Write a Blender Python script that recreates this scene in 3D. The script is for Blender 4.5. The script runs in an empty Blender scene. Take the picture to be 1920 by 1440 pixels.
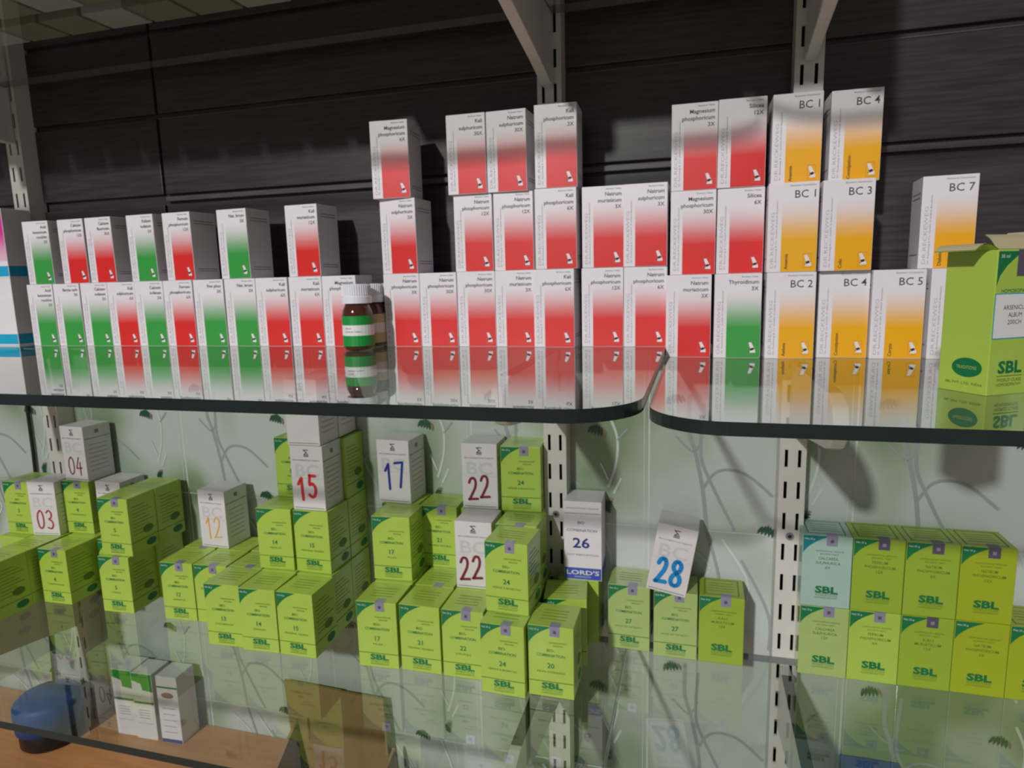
import bpy, bmesh, math, random
from mathutils import Vector, Matrix
random.seed(7)
S = bpy.context.scene
COL = S.collection

# ------------------------------------------------------------------ camera
FPX = 1240.715
yaw, pitch, roll = -0.273945, -0.156250, -0.025788
CAM = Vector((0.12800, -0.67435, 0.07035))
fwd = Vector((math.sin(yaw)*math.cos(pitch), math.cos(yaw)*math.cos(pitch), math.sin(pitch)))
rgt0 = Vector((math.cos(yaw), -math.sin(yaw), 0)); up0 = rgt0.cross(fwd)
rgt = rgt0*math.cos(roll) + up0*math.sin(roll)
up = -rgt0*math.sin(roll) + up0*math.cos(roll)
cd = bpy.data.cameras.new('camera'); cam = bpy.data.objects.new('camera', cd); COL.objects.link(cam)
cd.sensor_width = 36; cd.lens = 36*FPX/1920; cd.clip_start = 0.01
cd.dof.use_dof = True; cd.dof.focus_distance = 0.15; cd.dof.aperture_fstop = 62   # the photo is slightly out of focus
cam.matrix_world = Matrix(((rgt.x, up.x, -fwd.x, CAM.x), (rgt.y, up.y, -fwd.y, CAM.y), (rgt.z, up.z, -fwd.z, CAM.z), (0, 0, 0, 1)))
S.camera = cam
# ------------------------------------------------------------------ world, light, exposure
w = bpy.data.worlds.new('world'); S.world = w; w.use_nodes = True
bg = w.node_tree.nodes['Background']; bg.inputs[0].default_value = (0.88, 0.90, 0.92, 1); bg.inputs[1].default_value = 0.155
ld = bpy.data.lights.new('lamp_light', 'AREA'); ld.shape = 'DISK'; ld.size = 0.18; ld.energy = 138; ld.color = (1.0, 0.985, 0.97)
lo = bpy.data.objects.new('lamp_light', ld); COL.objects.link(lo)
LP = Vector((-0.95, -3.80, 1.90)); lo.location = LP
lo.rotation_euler = (Vector((-0.1, 0, -0.1)) - LP).to_track_quat('-Z', 'Y').to_euler()
vs = S.view_settings; vs.view_transform = 'Standard'; vs.look = 'None'; vs.exposure = -0.08; vs.gamma = 1.0
vs.use_curve_mapping = False

# ------------------------------------------------------------------ materials
def srgb(r, g, b):
    f = lambda c: (c/255/12.92) if c/255 <= 0.04045 else ((c/255+0.055)/1.055)**2.4
    return (f(r), f(g), f(b), 1)
def mat(name, col, rough=0.5, coat=0.0, metal=0.0, spec=0.5, coat_rough=0.1):
    m = bpy.data.materials.new(name); m.use_nodes = True
    b = m.node_tree.nodes['Principled BSDF']
    b.inputs['Base Color'].default_value = col; b.inputs['Roughness'].default_value = rough
    b.inputs['Coat Weight'].default_value = coat; b.inputs['Coat Roughness'].default_value = coat_rough
    b.inputs['Metallic'].default_value = metal; b.inputs['Specular IOR Level'].default_value = spec
    return m
def nz(m, scale=(1, 1, 1), nscale=30, amount=0.15, bump=0.0, detail=4, bscale=None):
    """vary the base colour with noise in object space and optionally bump the surface"""
    nt = m.node_tree; N = nt.nodes; L = nt.links; b = N['Principled BSDF']
    tc = N.new('ShaderNodeTexCoord'); mp = N.new('ShaderNodeMapping'); mp.inputs['Scale'].default_value = scale
    n = N.new('ShaderNodeTexNoise'); n.inputs['Scale'].default_value = nscale; n.inputs['Detail'].default_value = detail
    L.new(tc.outputs['Object'], mp.inputs[0]); L.new(mp.outputs[0], n.inputs['Vector'])
    c = b.inputs['Base Color'].default_value[:]
    cr = N.new('ShaderNodeValToRGB'); cr.color_ramp.elements[0].position = 0.3; cr.color_ramp.elements[1].position = 0.7
    cr.color_ramp.elements[0].color = tuple(x*(1-amount) for x in c[:3])+(1,)
    cr.color_ramp.elements[1].color = tuple(min(1, x*(1+amount)) for x in c[:3])+(1,)
    L.new(n.outputs['Fac'], cr.inputs[0]); L.new(cr.outputs[0], b.inputs['Base Color'])
    if bump:
        bp = N.new('ShaderNodeBump'); bp.inputs['Strength'].default_value = bump; bp.inputs['Distance'].default_value = 0.002
        n2 = N.new('ShaderNodeTexNoise'); n2.inputs['Scale'].default_value = bscale or nscale; n2.inputs['Detail'].default_value = 2
        L.new(mp.outputs[0], n2.inputs['Vector'])
        L.new(n2.outputs['Fac'], bp.inputs['Height']); L.new(bp.outputs[0], b.inputs['Normal'])
        L.new(bp.outputs[0], b.inputs['Coat Normal'])
    return m
def fade(name, col, white):
    """printed colour that fades to white up the panel"""
    m = mat(name, col, 0.4, 0.1); nt = m.node_tree
    uv = nt.nodes.new('ShaderNodeTexCoord'); sp = nt.nodes.new('ShaderNodeSeparateXYZ'); cr = nt.nodes.new('ShaderNodeValToRGB')
    nt.links.new(uv.outputs['UV'], sp.inputs[0]); nt.links.new(sp.outputs['Y'], cr.inputs[0])
    e = cr.color_ramp.elements; e[0].position = 0.45; e[0].color = col
    e[1].position = 0.97; e[1].color = white
    for p_, f_ in ((0.60, 0.78), (0.75, 0.42), (0.87, 0.14)):
        k = e.new(p_); k.color = tuple(col[i]*f_ + white[i]*(1-f_) for i in range(3))+(1,)
    nt.links.new(cr.outputs[0], nt.nodes['Principled BSDF'].inputs['Base Color'])
    return m
WHITE = srgb(226, 219, 225)
M = {}
M['card'] = nz(mat('white_card', WHITE, 0.45, 0.1), nscale=40, amount=0.03)
M['card2'] = nz(mat('ivory_card', srgb(214, 208, 210), 0.5, 0.1), nscale=40, amount=0.03)
M['r'] = fade('red_fade', srgb(216, 36, 34), WHITE)
M['g'] = fade('green_fade', srgb(52, 152, 62), WHITE)
M['y'] = fade('amber_fade', srgb(236, 168, 2), WHITE)
M['ink'] = mat('grey_ink', srgb(72, 68, 74), 0.6)
M['inkl'] = mat('pale_grey_ink', srgb(176, 174, 182), 0.6)
M['inkm'] = mat('mid_grey_ink', srgb(128, 124, 132), 0.6)
M['pale'] = mat('very_pale_ink', srgb(194, 194, 196), 0.6)
M['black'] = mat('black_ink', srgb(28, 28, 32), 0.6)
M['lime'] = nz(mat('lime_card', srgb(168, 196, 76), 0.38, 0.35, coat_rough=0.12), nscale=25, amount=0.04, bump=0.10, bscale=60)
M['lime2'] = nz(mat('deep_lime_card', srgb(148, 174, 48), 0.38, 0.35, coat_rough=0.12), nscale=25, amount=0.04, bump=0.10, bscale=60)
M['lime3'] = nz(mat('pale_lime_card', srgb(164, 188, 108), 0.38, 1.0, coat_rough=0.08), nscale=25, amount=0.04, bump=0.3, bscale=70)
M['lime4'] = nz(mat('yellow_lime_card', srgb(158, 174, 30), 0.38, 0.35, coat_rough=0.12), nscale=25, amount=0.04, bump=0.10, bscale=60)
M['aqua'] = nz(mat('pale_aqua_card', srgb(160, 190, 178), 0.38, 0.35, coat_rough=0.12), nscale=25, amount=0.04, bump=0.10, bscale=60)
M['green'] = mat('dark_green_ink', srgb(8, 112, 62), 0.45)
M['greent'] = mat('green_text_ink', srgb(84, 116, 40), 0.5)
M['teal'] = mat('teal_ink', srgb(0, 118, 128), 0.45)
M['foil'] = mat('hologram_foil', srgb(150, 146, 172), 0.28, metal=0.25)
M['foild'] = mat('dark_hologram_foil', srgb(96, 90, 108), 0.3, metal=0.25)
M['navy'] = mat('navy_ink', srgb(44, 50, 130), 0.5)
M['blueband'] = mat('blue_print', srgb(66, 82, 176), 0.4)
M['maroon'] = mat('maroon_marker', srgb(128, 28, 44), 0.6)
M['redm'] = mat('red_marker', srgb(206, 40, 46), 0.6)
M['crim'] = mat('crimson_marker', srgb(170, 36, 66), 0.6)
M['orange'] = mat('amber_marker', srgb(232, 172, 40), 0.6)
M['bluem'] = mat('blue_marker', srgb(30, 40, 146), 0.6)
M['cyan'] = mat('sky_blue_marker', srgb(0, 132, 200), 0.6)
M['metal'] = nz(mat('cream_powder_coat', srgb(208, 202, 196), 0.42, 0.2), nscale=60, amount=0.03)
M['dark'] = mat('slot_dark', srgb(30, 28, 28), 0.8)
M['edge'] = nz(mat('dark_glass_edge', srgb(22, 32, 32), 0.25, 0.2), nscale=8, amount=0.35)
M['edge_hi'] = mat('glass_edge_highlight', srgb(104, 104, 112), 0.35)  # highlight along the back edge of the glass, put into the colour
M['cream'] = mat('flap_inside_card', srgb(190, 178, 140), 0.7)
M['kraft'] = nz(mat('kraft_card', srgb(150, 118, 78), 0.8), nscale=18, amount=0.12)
M['ply'] = nz(mat('plywood', srgb(190, 134, 84), 0.6), scale=(1, 9, 9), nscale=12, amount=0.12)
M['blue'] = nz(mat('blue_plastic', srgb(40, 74, 140), 0.55, 0.0), nscale=10, amount=0.08)
M['blackp'] = mat('black_plastic', srgb(18, 20, 22), 0.4)
M['amber'] = mat('amber_glass', srgb(74, 34, 16), 0.08, 0.6)
M['capw'] = mat('white_cap', srgb(226, 226, 234), 0.35)
M['lgreen'] = mat('label_green', srgb(16, 140, 58), 0.4)
M['lwhite'] = mat('label_white', srgb(222, 222, 222), 0.4)
M['magenta'] = fade('magenta_fade', srgb(214, 40, 150), srgb(226, 180, 200))
M['cyanb'] = mat('cyan_band', srgb(20, 160, 200), 0.4)
M['tan'] = nz(mat('tan_card', srgb(176, 160, 138), 0.7), nscale=22, amount=0.12)

def glass():
    m = bpy.data.materials.new('shelf_glass'); m.use_nodes = True; nt = m.node_tree; N = nt.nodes; L = nt.links; N.clear()
    out = N.new('ShaderNodeOutputMaterial'); mix = N.new('ShaderNodeMixShader')
    tr = N.new('ShaderNodeBsdfTransparent'); tr.inputs[0].default_value = (0.90, 0.935, 0.91, 1)
    gl = N.new('ShaderNodeBsdfGlossy'); gl.inputs['Roughness'].default_value = 0.012; gl.inputs['Color'].default_value = (0.93, 0.97, 0.95, 1)
    fr = N.new('ShaderNodeFresnel'); fr.inputs['IOR'].default_value = 1.52
    ge = N.new('ShaderNodeNewGeometry')
    a = N.new('ShaderNodeMath'); a.operation = 'MULTIPLY'; a.inputs[1].default_value = 2
    b = N.new('ShaderNodeMath'); b.operation = 'ADD'; b.inputs[1].default_value = 1
    d = N.new('ShaderNodeMath'); d.operation = 'DIVIDE'          # 2F/(1+F): both faces of a pane
    inv = N.new('ShaderNodeMath'); inv.operation = 'SUBTRACT'; inv.inputs[0].default_value = 1
    mu = N.new('ShaderNodeMath'); mu.operation = 'MULTIPLY'
    L.new(fr.outputs[0], a.inputs[0]); L.new(fr.outputs[0], b.inputs[0]); L.new(a.outputs[0], d.inputs[0]); L.new(b.outputs[0], d.inputs[1])
    L.new(ge.outputs['Backfacing'], inv.inputs[1]); L.new(d.outputs[0], mu.inputs[0]); L.new(inv.outputs[0], mu.inputs[1])
    L.new(mu.outputs[0], mix.inputs[0]); L.new(tr.outputs[0], mix.inputs[1]); L.new(gl.outputs[0], mix.inputs[2]); L.new(mix.outputs[0], out.inputs[0])
    return m
M['glass'] = glass()

def tile_mat():
    m = mat('glazed_tile', srgb(188, 198, 190), 0.22, 0.25); nt = m.node_tree; N = nt.nodes; L = nt.links; b = N['Principled BSDF']
    tc = N.new('ShaderNodeTexCoord')
    n = N.new('ShaderNodeTexNoise'); n.inputs['Scale'].default_value = 7; n.inputs['Detail'].default_value = 1.5
    mp = N.new('ShaderNodeMapping'); mp.inputs['Scale'].default_value = (1, 1, 0.8); mp.inputs['Location'].default_value = (0.3, 0, 0.1)
    L.new(tc.outputs['Object'], mp.inputs[0]); L.new(mp.outputs[0], n.inputs['Vector'])
    cr = N.new('ShaderNodeValToRGB'); e = cr.color_ramp.elements
    e[0].position = 0.40; e[0].color = srgb(132, 150, 120); e[1].position = 0.56; e[1].color = srgb(194, 198, 196)
    k = e.new(0.48); k.color = srgb(172, 182, 168)
    L.new(n.outputs['Fac'], cr.inputs[0]); L.new(cr.outputs[0], b.inputs['Base Color'])
    return m
M['tile'] = tile_mat()
M['grout'] = mat('grout', srgb(206, 208, 205), 0.7)
M['stem'] = mat('grey_stem_print', srgb(158, 163, 165), 0.3)
M['stem2'] = mat('pale_stem_print', srgb(206, 210, 206), 0.3)
M['leaf'] = mat('dark_leaf_print', srgb(46, 84, 68), 0.3)
M['leafr'] = mat('brown_leaf_print', srgb(150, 120, 110), 0.3)
def wood():
    m = mat('dark_stained_wood', srgb(40, 33, 38), 0.38, 0.15); nt = m.node_tree; N = nt.nodes; L = nt.links; b = N['Principled BSDF']
    tc = N.new('ShaderNodeTexCoord'); mp = N.new('ShaderNodeMapping'); mp.inputs['Scale'].default_value = (6, 1, 110)
    n = N.new('ShaderNodeTexNoise'); n.inputs['Scale'].default_value = 2.5; n.inputs['Detail'].default_value = 6; n.inputs['Roughness'].default_value = 0.65
    L.new(tc.outputs['Object'], mp.inputs[0]); L.new(mp.outputs[0], n.inputs['Vector'])
    cr = N.new('ShaderNodeValToRGB'); e = cr.color_ramp.elements
    e[0].position = 0.3; e[0].color = srgb(42, 33, 40); e[1].position = 0.8; e[1].color = srgb(76, 66, 72)
    L.new(n.outputs['Fac'], cr.inputs[0]); L.new(cr.outputs[0], b.inputs['Base Color'])
    return m
M['wood'] = wood()
M['wood_hi'] = nz(mat('wood_edge_highlight', srgb(86, 78, 82), 0.4), scale=(3, 1, 30), nscale=8, amount=0.25)  # paler wood: the bevel highlight on the board edges is painted in

# ------------------------------------------------------------------ mesh helpers
class MB:
    """collects faces with material keys and builds ONE mesh object"""
    def __init__(s): s.v = []; s.f = []; s.m = []; s.uv = []
    def face(s, pts, mk, uvs=None):
        i = len(s.v); s.v += [tuple(p) for p in pts]; s.f.append(tuple(range(i, i+len(pts)))); s.m.append(mk); s.uv.append(uvs or [(0, 0)]*len(pts))
    def box(s, x0, x1, y0, y1, z0, z1, mk):
        P = lambda a, b, c: ((x0, x1)[a], (y0, y1)[b], (z0, z1)[c])
        for q in (((0,0,0),(1,0,0),(1,0,1),(0,0,1)), ((1,1,0),(0,1,0),(0,1,1),(1,1,1)), ((1,0,0),(1,1,0),(1,1,1),(1,0,1)),
                  ((0,1,0),(0,0,0),(0,0,1),(0,1,1)), ((0,0,1),(1,0,1),(1,1,1),(0,1,1)), ((0,1,0),(1,1,0),(1,0,0),(0,0,0))):
            s.face([P(*c) for c in q], mk)
    def prism(s, pts, fn, a, b, mk, mside=None):
        """outline pts (2D, ccw) extruded from a to b, fn(u, v, t) -> 3D"""
        A = [fn(u, v, a) for u, v in pts]; B = [fn(u, v, b) for u, v in pts]; n = len(pts)
        s.face(A[::-1], mk); s.face(B, mk)
        for i in range(n): s.face([A[i], A[(i+1) % n], B[(i+1) % n], B[i]], mside or mk)
    def lathe(s, prof, cx, cy, mk, n=28, cap=True):
        for (r0, z0), (r1, z1) in zip(prof, prof[1:]):
            for i in range(n):
                a, b = 2*math.pi*i/n, 2*math.pi*(i+1)/n
                p = [(cx+r0*math.cos(a), cy+r0*math.sin(a), z0), (cx+r0*math.cos(b), cy+r0*math.sin(b), z0),
                     (cx+r1*math.cos(b), cy+r1*math.sin(b), z1), (cx+r1*math.cos(a), cy+r1*math.sin(a), z1)]
                if r0 < 1e-6: p = [p[0], p[2], p[3]]
                elif r1 < 1e-6: p = [p[0], p[1], p[2]]
                s.face(p, mk)
    def front(s, pts, mk, y=0.0, uvs=None):   # flat print on a front (-y) face, pts (x, z) ccw seen from the front
        s.face([(x, y, z) for x, z in pts], mk, uvs)
    def rect(s, x0, x1, z0, z1, mk, y):
        s.front([(x0, z0), (x1, z0), (x1, z1), (x0, z1)], mk, y)
    def ribbon(s, pts, wd, mk, y, disc=True):
        for a, b in zip(pts, pts[1:]):
            dx, dz = b[0]-a[0], b[1]-a[1]; l = math.hypot(dx, dz) or 1; nx, nz_ = -dz/l*wd/2, dx/l*wd/2
            s.front([(a[0]-nx, a[1]-nz_), (b[0]-nx, b[1]-nz_), (b[0]+nx, b[1]+nz_), (a[0]+nx, a[1]+nz_)], mk, y)
        if disc:
            for k, a in enumerate(pts):
                s.front([(a[0]+wd/2*math.cos(t*math.pi/5), a[1]+wd/2*math.sin(t*math.pi/5)) for t in range(10)], mk, y-0.00002*(1+k % 3))
    def text(s, string, x, z, size, mk, y, align='C', bold=0.0, wid=None, rot=0, fn=None):
        V, F, x0, x1 = text_geo(string, bold)
        W = x1-x0; sx = size if wid is None else wid/W
        ox = {'C': -(x0+x1)/2, 'L': -x0, 'R': -x1}[align]
        i = len(s.v); c, sn = math.cos(rot), math.sin(rot)
        for (a, b) in V:
            a, b = (a+ox)*sx, b*size
            px, pz = x+a*c-b*sn, z+a*sn+b*c
            s.v.append(fn(px, pz) if fn else (px, y, pz))
        for f in F: s.f.append(tuple(i+k for k in f)); s.m.append(mk); s.uv.append([(0, 0)]*len(f))
    def mesh(s, name, smooth=False, merge=False, bevel=0.0):
        me = bpy.data.meshes.new(name); me.from_pydata(s.v, [], s.f)
        ks = []
        for k in s.m:
            if k not in ks: ks.append(k)
        for k in ks: me.materials.append(M[k])
        for p, k in zip(me.polygons, s.m): p.material_index = ks.index(k); p.use_smooth = smooth
        ul = me.uv_layers.new(name='UVMap'); li = 0
        for u in s.uv:
            for c in u: ul.data[li].uv = c; li += 1
        if merge or bevel:
            bm = bmesh.new(); bm.from_mesh(me); bmesh.ops.remove_doubles(bm, verts=bm.verts, dist=1e-5)
            if bevel:
                es = [e for e in bm.edges if len(e.link_faces) == 2 and e.calc_face_angle(0) > 0.5]
                bmesh.ops.bevel(bm, geom=es, offset=bevel, segments=2, affect='EDGES', profile=0.6)
            bm.to_mesh(me); bm.free()
            if smooth:
                for p in me.polygons: p.use_smooth = True
        me.update(); return me
    def build(s, name, parent=None, **k):
        return link(name, s.mesh(name, **k), parent)
def link(name, data, parent=None):
    o = bpy.data.objects.new(name, data); COL.objects.link(o)
    if parent: o.parent = parent
    return o
def tag(o, label=None, cat=None, group=None, kind=None):
    if label: o['label'] = label
    if cat: o['category'] = cat
    if group: o['group'] = group
    if kind: o['kind'] = kind
    return o
_tc = {}
def text_geo(string, bold):
    key = (string, bold)
    if key not in _tc:
        c = bpy.data.curves.new('t', 'FONT'); c.body = string; c.size = 1; c.resolution_u = 2; c.offset = bold; c.fill_mode = 'FRONT'
        o = bpy.data.objects.new('t', c); COL.objects.link(o)
        dg = bpy.context.evaluated_depsgraph_get(); dg.update()
        me = bpy.data.meshes.new_from_object(o.evaluated_get(dg))
        V = [(v.co.x, v.co.y) for v in me.vertices]; F = [tuple(p.vertices) for p in me.polygons]
        bpy.data.objects.remove(o); bpy.data.curves.remove(c); bpy.data.meshes.remove(me)
        xs = [v[0] for v in V] or [0, 1]
        _tc[key] = (V, F, min(xs), max(xs))
    return _tc[key]
def root(name, loc, rz=0, **k):
    o = link(name, None); o.location = loc; o.rotation_euler = (0, 0, rz); o.empty_display_size = 0.01
    return tag(o, **k)
_body = {}
def body(wd, dp, ht, mk, bev=0.0006):
    """carton shell, origin at bottom of the front left corner"""
    key = (wd, dp, ht, mk)
    if key not in _body:
        b = MB(); b.box(0, wd, 0, dp, 0, ht, mk); _body[key] = b.mesh('carton_body', bevel=bev)
    return _body[key]
E = -0.00012      # printed layers lie just on the front face

# ------------------------------------------------------------------ setting
WY = 0.0725; TILE_TOP = -0.004
def arc_pts(p):     # smooth a polyline
    q = []
    n = len(p)
    for i in range(n-1):
        p0, p1, p2, p3 = p[max(i-1, 0)], p[i], p[i+1], p[min(i+2, n-1)]
        for t in (0, .2, .4, .6, .8):
            q.append(tuple(0.5*((2*p1[k])+(-p0[k]+p2[k])*t+(2*p0[k]-5*p1[k]+4*p2[k]-p3[k])*t*t+(-p0[k]+3*p1[k]-3*p2[k]+p3[k])*t**3) for k in (0, 1)))
    return q+[p[-1]]
b = MB(); b.box(-1.5, 1.2, WY, WY+0.02, -1.0, TILE_TOP, 'tile')
PX, PZ = 0.2135, 0.3225
stems = [([(0.122, -0.060), (0.122, -0.101), (0.129, -0.125), (0.138, -0.17), (0.143, -0.217)], 'stem', .0022),
         ([(0.137, -0.070), (0.135, -0.127), (0.146, -0.159), (0.173, -0.214)], 'stem', .0018),
         ([(0.138, -0.168), (0.15, -0.149), (0.166, -0.144), (0.186, -0.15), (0.212, -0.172)], 'stem', .0016),
         ([(0.108, -0.108), (0.127, -0.125), (0.137, -0.107)], 'stem', .001), ([(0.032, -0.085), (0.042, -0.111), (0.041, -0.142), (0.032, -0.172)], 'stem2', .0015),
         ([(0.047, -0.16), (0.038, -0.179)], 'stem2', .0014), ([(0.054, -0.101), (0.042, -0.115)], 'stem', .001), ([(0.023, -0.143), (0.032, -0.163)], 'stem2', .001),
         ([(0.181, -0.248), (0.211, -0.309), (0.213, -0.354)], 'stem', .0015), ([(0.135, -0.278), (0.147, -0.258), (0.117, -0.230)], 'stem2', .0012),
         ([(0.16, -0.225), (0.19, -0.28), (0.17, -0.34)], 'stem2', .0014), ([(0.020, -0.215), (0.036, -0.27), (0.02, -0.34), (0.03, -0.38)], 'stem2', .0014),
         ([(0.143, -0.217), (0.16, -0.29), (0.150, -0.36)], 'stem', .0016)]
leaves = [(0.0190, -0.1065, -12, 1), (0.0330, -0.1935, 80, .8), (-0.0060, -0.2143, -15, 1), (0.107, -0.0675, 10, 1), (0.006, -0.120, 0, 0)]
for kx in range(-5, 4):
    for kz in range(-2, 1):
        for si, (pts, mk, wd) in enumerate(stems):
            pp = [(x+kx*PX, z+kz*PZ) for x, z in pts]
            if max(q[1] for q in pp) > TILE_TOP-0.004: continue
            if max(abs(q[0]) for q in pp) > 1.15: continue
            b.ribbon(arc_pts(pp), wd*2.0, mk, WY-0.0002-0.00006*si, disc=False)
        for x, z, ang, sc in leaves:
            if not sc: continue
            cx, cz = x+kx*PX, z+kz*PZ
            for j in range(6):      # a fan of little leaves
                a = math.radians(ang + 90 + (j-2.5)*7); t_ = (j-2.5)*0.0036*sc; ar = math.radians(ang)
                bx, bz = cx+t_*math.cos(ar)-0.004*math.cos(a), cz+t_*math.sin(ar)-0.004*math.sin(a)
                ln = (0.0140 - abs(j-2.2)*0.0014)*sc; dx, dz = math.cos(a), math.sin(a)
                pp = [(bx+dx*ln*t - dz*wv, bz+dz*ln*t + dx*wv) for t, wv in ((0, 0), (.35, -.0016), (.75, -.0015), (1, 0), (.75, .0015), (.35, .0016))]
                b.front(pp, 'leafr' if j == 5 else 'leaf', WY-0.0012)
for k in range(-7, 6):
    x = 0.0785+k*PX
    b.rect(x-0.0010, x+0.0010, -1.0, TILE_TOP-0.001, 'grout', WY-0.0002)
    b.rect(x-0.0060, x-0.0052, -1.0, TILE_TOP-0.001, 'stem2', WY-0.0002)
for k in range(-3, 1):
    z = -0.2165+k*PZ
    b.rect(-1.5, 1.2, z-0.0009, z+0.0009, 'grout', WY-0.00025)
tag(b.build('wall_back'), kind='structure')
b = MB()
b.box(-1.5, 1.2, WY+0.001, WY+0.02, TILE_TOP, 0.95, 'wood')
for x0, x1 in ((-1.5, -0.549), (-0.545, 0.66), (0.664, 1.2)):
    b.box(x0, x1, WY-0.004, WY+0.001, TILE_TOP, 0.1795, 'wood')
    b.box(x0, x1, WY-0.004, WY+0.001, 0.1925, 0.287, 'wood')
    b.box(x0, x1, WY-0.004, WY+0.001, 0.293, 0.47, 'wood')
    b.box(x0, x1, WY-0.004, WY+0.001, 0.476, 0.95, 'wood')
tag(b.build('wall_upper', bevel=0.0012), kind='structure')
for k, (z0, z1) in enumerate(((0.1830, 0.1890),)):
    b = MB(); b.box(-0.545, 1.2, WY-0.005, WY+0.001, z0, z1, 'wood_hi'); tag(b.build('trim_1', bevel=0.001), kind='structure')
b = MB(); b.box(-0.545, 0.66, WY-0.0046, WY-0.004, 0.2855, 0.2867, 'wood_hi'); tag(b.build('edge_highlight'), kind='structure')  # thin pale strip painted in as the highlight along the board edge
b = MB(); b.box(-3.0, 3.0, -4.2, WY+0.02, -1.02, -1.0, 'tan'); tag(b.build('floor'), kind='structure')

# ------------------------------------------------------------------ slotted uprights and brackets
def upright(x, z_screws, slot0, label):
    r = root('slotted_upright', (x, 0.046, -0.95), label=label, cat='shelf upright', group='slotted uprights')
    b = MB(); zb, zt = 0.0, 1.75; th = 0.0015; P = 0.0343; hw = 0.013
    cols = [(-hw, -0.0080, 0), (-0.0080, -0.0048, 1), (-0.0048, 0.0048, 0), (0.0048, 0.0080, 1), (0.0080, hw, 0)]
    for x0, x1, sl in cols:
        if not sl: b.box(x0, x1, 0, th, zb, zt, 'metal'); continue
        z = zb; k = math.ceil((zb+0.02-(slot0+0.95))/P)
        while True:
            c = slot0+0.95+k*P
            if c+0.01 > zt: break
            b.box(x0, x1, 0, th, z, c-0.0093, 'metal'); z = c+0.0093; k += 1
        b.box(x0, x1, 0, th, z, zt, 'metal')
    b.build('face_plate', r)
    for sx in (-1, 1):
        s_ = MB(); s_.box(min(sx*hw, sx*(hw-th)), max(sx*hw, sx*(hw-th)), th, 0.0262, zb, zt, 'metal'); s_.build('side_flange', r)
    bk = MB(); bk.box(-hw+th, hw-th, 0.016, 0.018, zb, zt, 'dark'); bk.build('slot_shade', r)  # dark plate behind the slots, painting in the shade inside the channel
    for zs in z_screws:
        s_ = MB(); n = 14
        for ra, mk, yy in ((0.0042, 'inkm', -0.0008), (0.0020, 'dark', -0.0011)):
            s_.prism([(ra*math.cos(2*math.pi*i/n), ra*math.sin(2*math.pi*i/n)) for i in range(n)], lambda u, v, t: (u, t, zs+0.95+v), 0.0002, yy, mk)
        s_.build('screw', r)
upright(-0.7645, (-0.20, -0.545), -0.1144, 'cream slotted metal upright at the far left beside the pink and blue cartons')
upright(-0.0255, (-0.1995, -0.545), -0.1144, 'cream slotted metal upright in the middle, left of the purple 26 carton')
upright(0.2270, (-0.2058, -0.55), -0.1552, 'cream slotted metal upright at right, left of the pale aqua carton')
def bracket(x, ztop, label):
    r = root('shelf_bracket', (x, 0.045, ztop), label=label, cat='shelf bracket', group='metal shelf brackets')
    b = MB(); t = 0.0055
    pts = [(0, 0), (-0.195, 0), (-0.215, -0.006), (-0.222, -0.017), (-0.219, -0.029), (-0.208, -0.038), (-0.195, -0.042), (-0.17, -0.0455), (-0.06, -0.062), (-0.012, -0.071), (0, -0.071)]
    b.prism(pts[::-1], lambda u, v, s: (s, u, v), -t, t, 'metal')
    b.build('arm', r, bevel=0.0015)
    p_ = MB(); p_.box(-0.0052, 0.0052, -0.19, -0.02, 0.0, 0.0010, 'dark'); p_.build('rubber_pad', r)
    h = MB()
    for zz in (-0.012, -0.05): h.box(-0.0015, 0.0015, -0.001, 0.009, zz-0.006, zz+0.004, 'metal')
    h.build('hook', r)
for x, zs, nm in ((-0.7645, (0.3388, -0.0091, -0.3541), 'left'), (-0.0255, (0.3388, -0.0091, -0.3541), 'middle'), (0.2270, (0.3388, -0.0183, -0.3541), 'right')):
    for z, lv in zip(zs, ('overhead glass shelf', 'upper glass shelf', 'lower glass shelf')):
        bracket(x, z, 'cream metal bracket on the %s upright holding the %s' % (nm, lv))

# ------------------------------------------------------------------ glass shelves
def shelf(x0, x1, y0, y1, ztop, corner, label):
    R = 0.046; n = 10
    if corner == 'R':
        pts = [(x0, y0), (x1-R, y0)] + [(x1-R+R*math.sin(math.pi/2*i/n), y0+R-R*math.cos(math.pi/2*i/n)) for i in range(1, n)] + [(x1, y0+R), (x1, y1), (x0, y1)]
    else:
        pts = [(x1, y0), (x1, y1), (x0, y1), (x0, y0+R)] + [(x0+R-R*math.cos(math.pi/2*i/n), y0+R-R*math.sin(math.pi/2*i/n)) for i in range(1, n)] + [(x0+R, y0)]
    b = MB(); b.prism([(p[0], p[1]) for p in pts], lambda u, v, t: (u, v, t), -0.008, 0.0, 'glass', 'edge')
    b.m = ['edge_hi' if (k == 'edge' and all(abs(b.v[i][1]-y1) < 1e-6 for i in f)) else k for k, f in zip(b.m, b.f)]  # back edge gets the painted highlight colour
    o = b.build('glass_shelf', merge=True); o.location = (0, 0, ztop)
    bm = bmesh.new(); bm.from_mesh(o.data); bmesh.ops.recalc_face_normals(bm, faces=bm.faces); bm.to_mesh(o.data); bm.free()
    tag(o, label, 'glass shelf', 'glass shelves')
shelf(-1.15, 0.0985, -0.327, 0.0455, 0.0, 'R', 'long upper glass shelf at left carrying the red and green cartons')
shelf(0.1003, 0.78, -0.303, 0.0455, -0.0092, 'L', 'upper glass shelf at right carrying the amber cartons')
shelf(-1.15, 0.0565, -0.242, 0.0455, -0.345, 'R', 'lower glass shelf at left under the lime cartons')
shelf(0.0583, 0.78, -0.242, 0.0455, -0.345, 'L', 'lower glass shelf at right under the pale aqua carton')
shelf(-1.15, 0.0985, -0.327, 0.0455, 0.348, 'R', 'overhead glass shelf at left seen from below')
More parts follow.
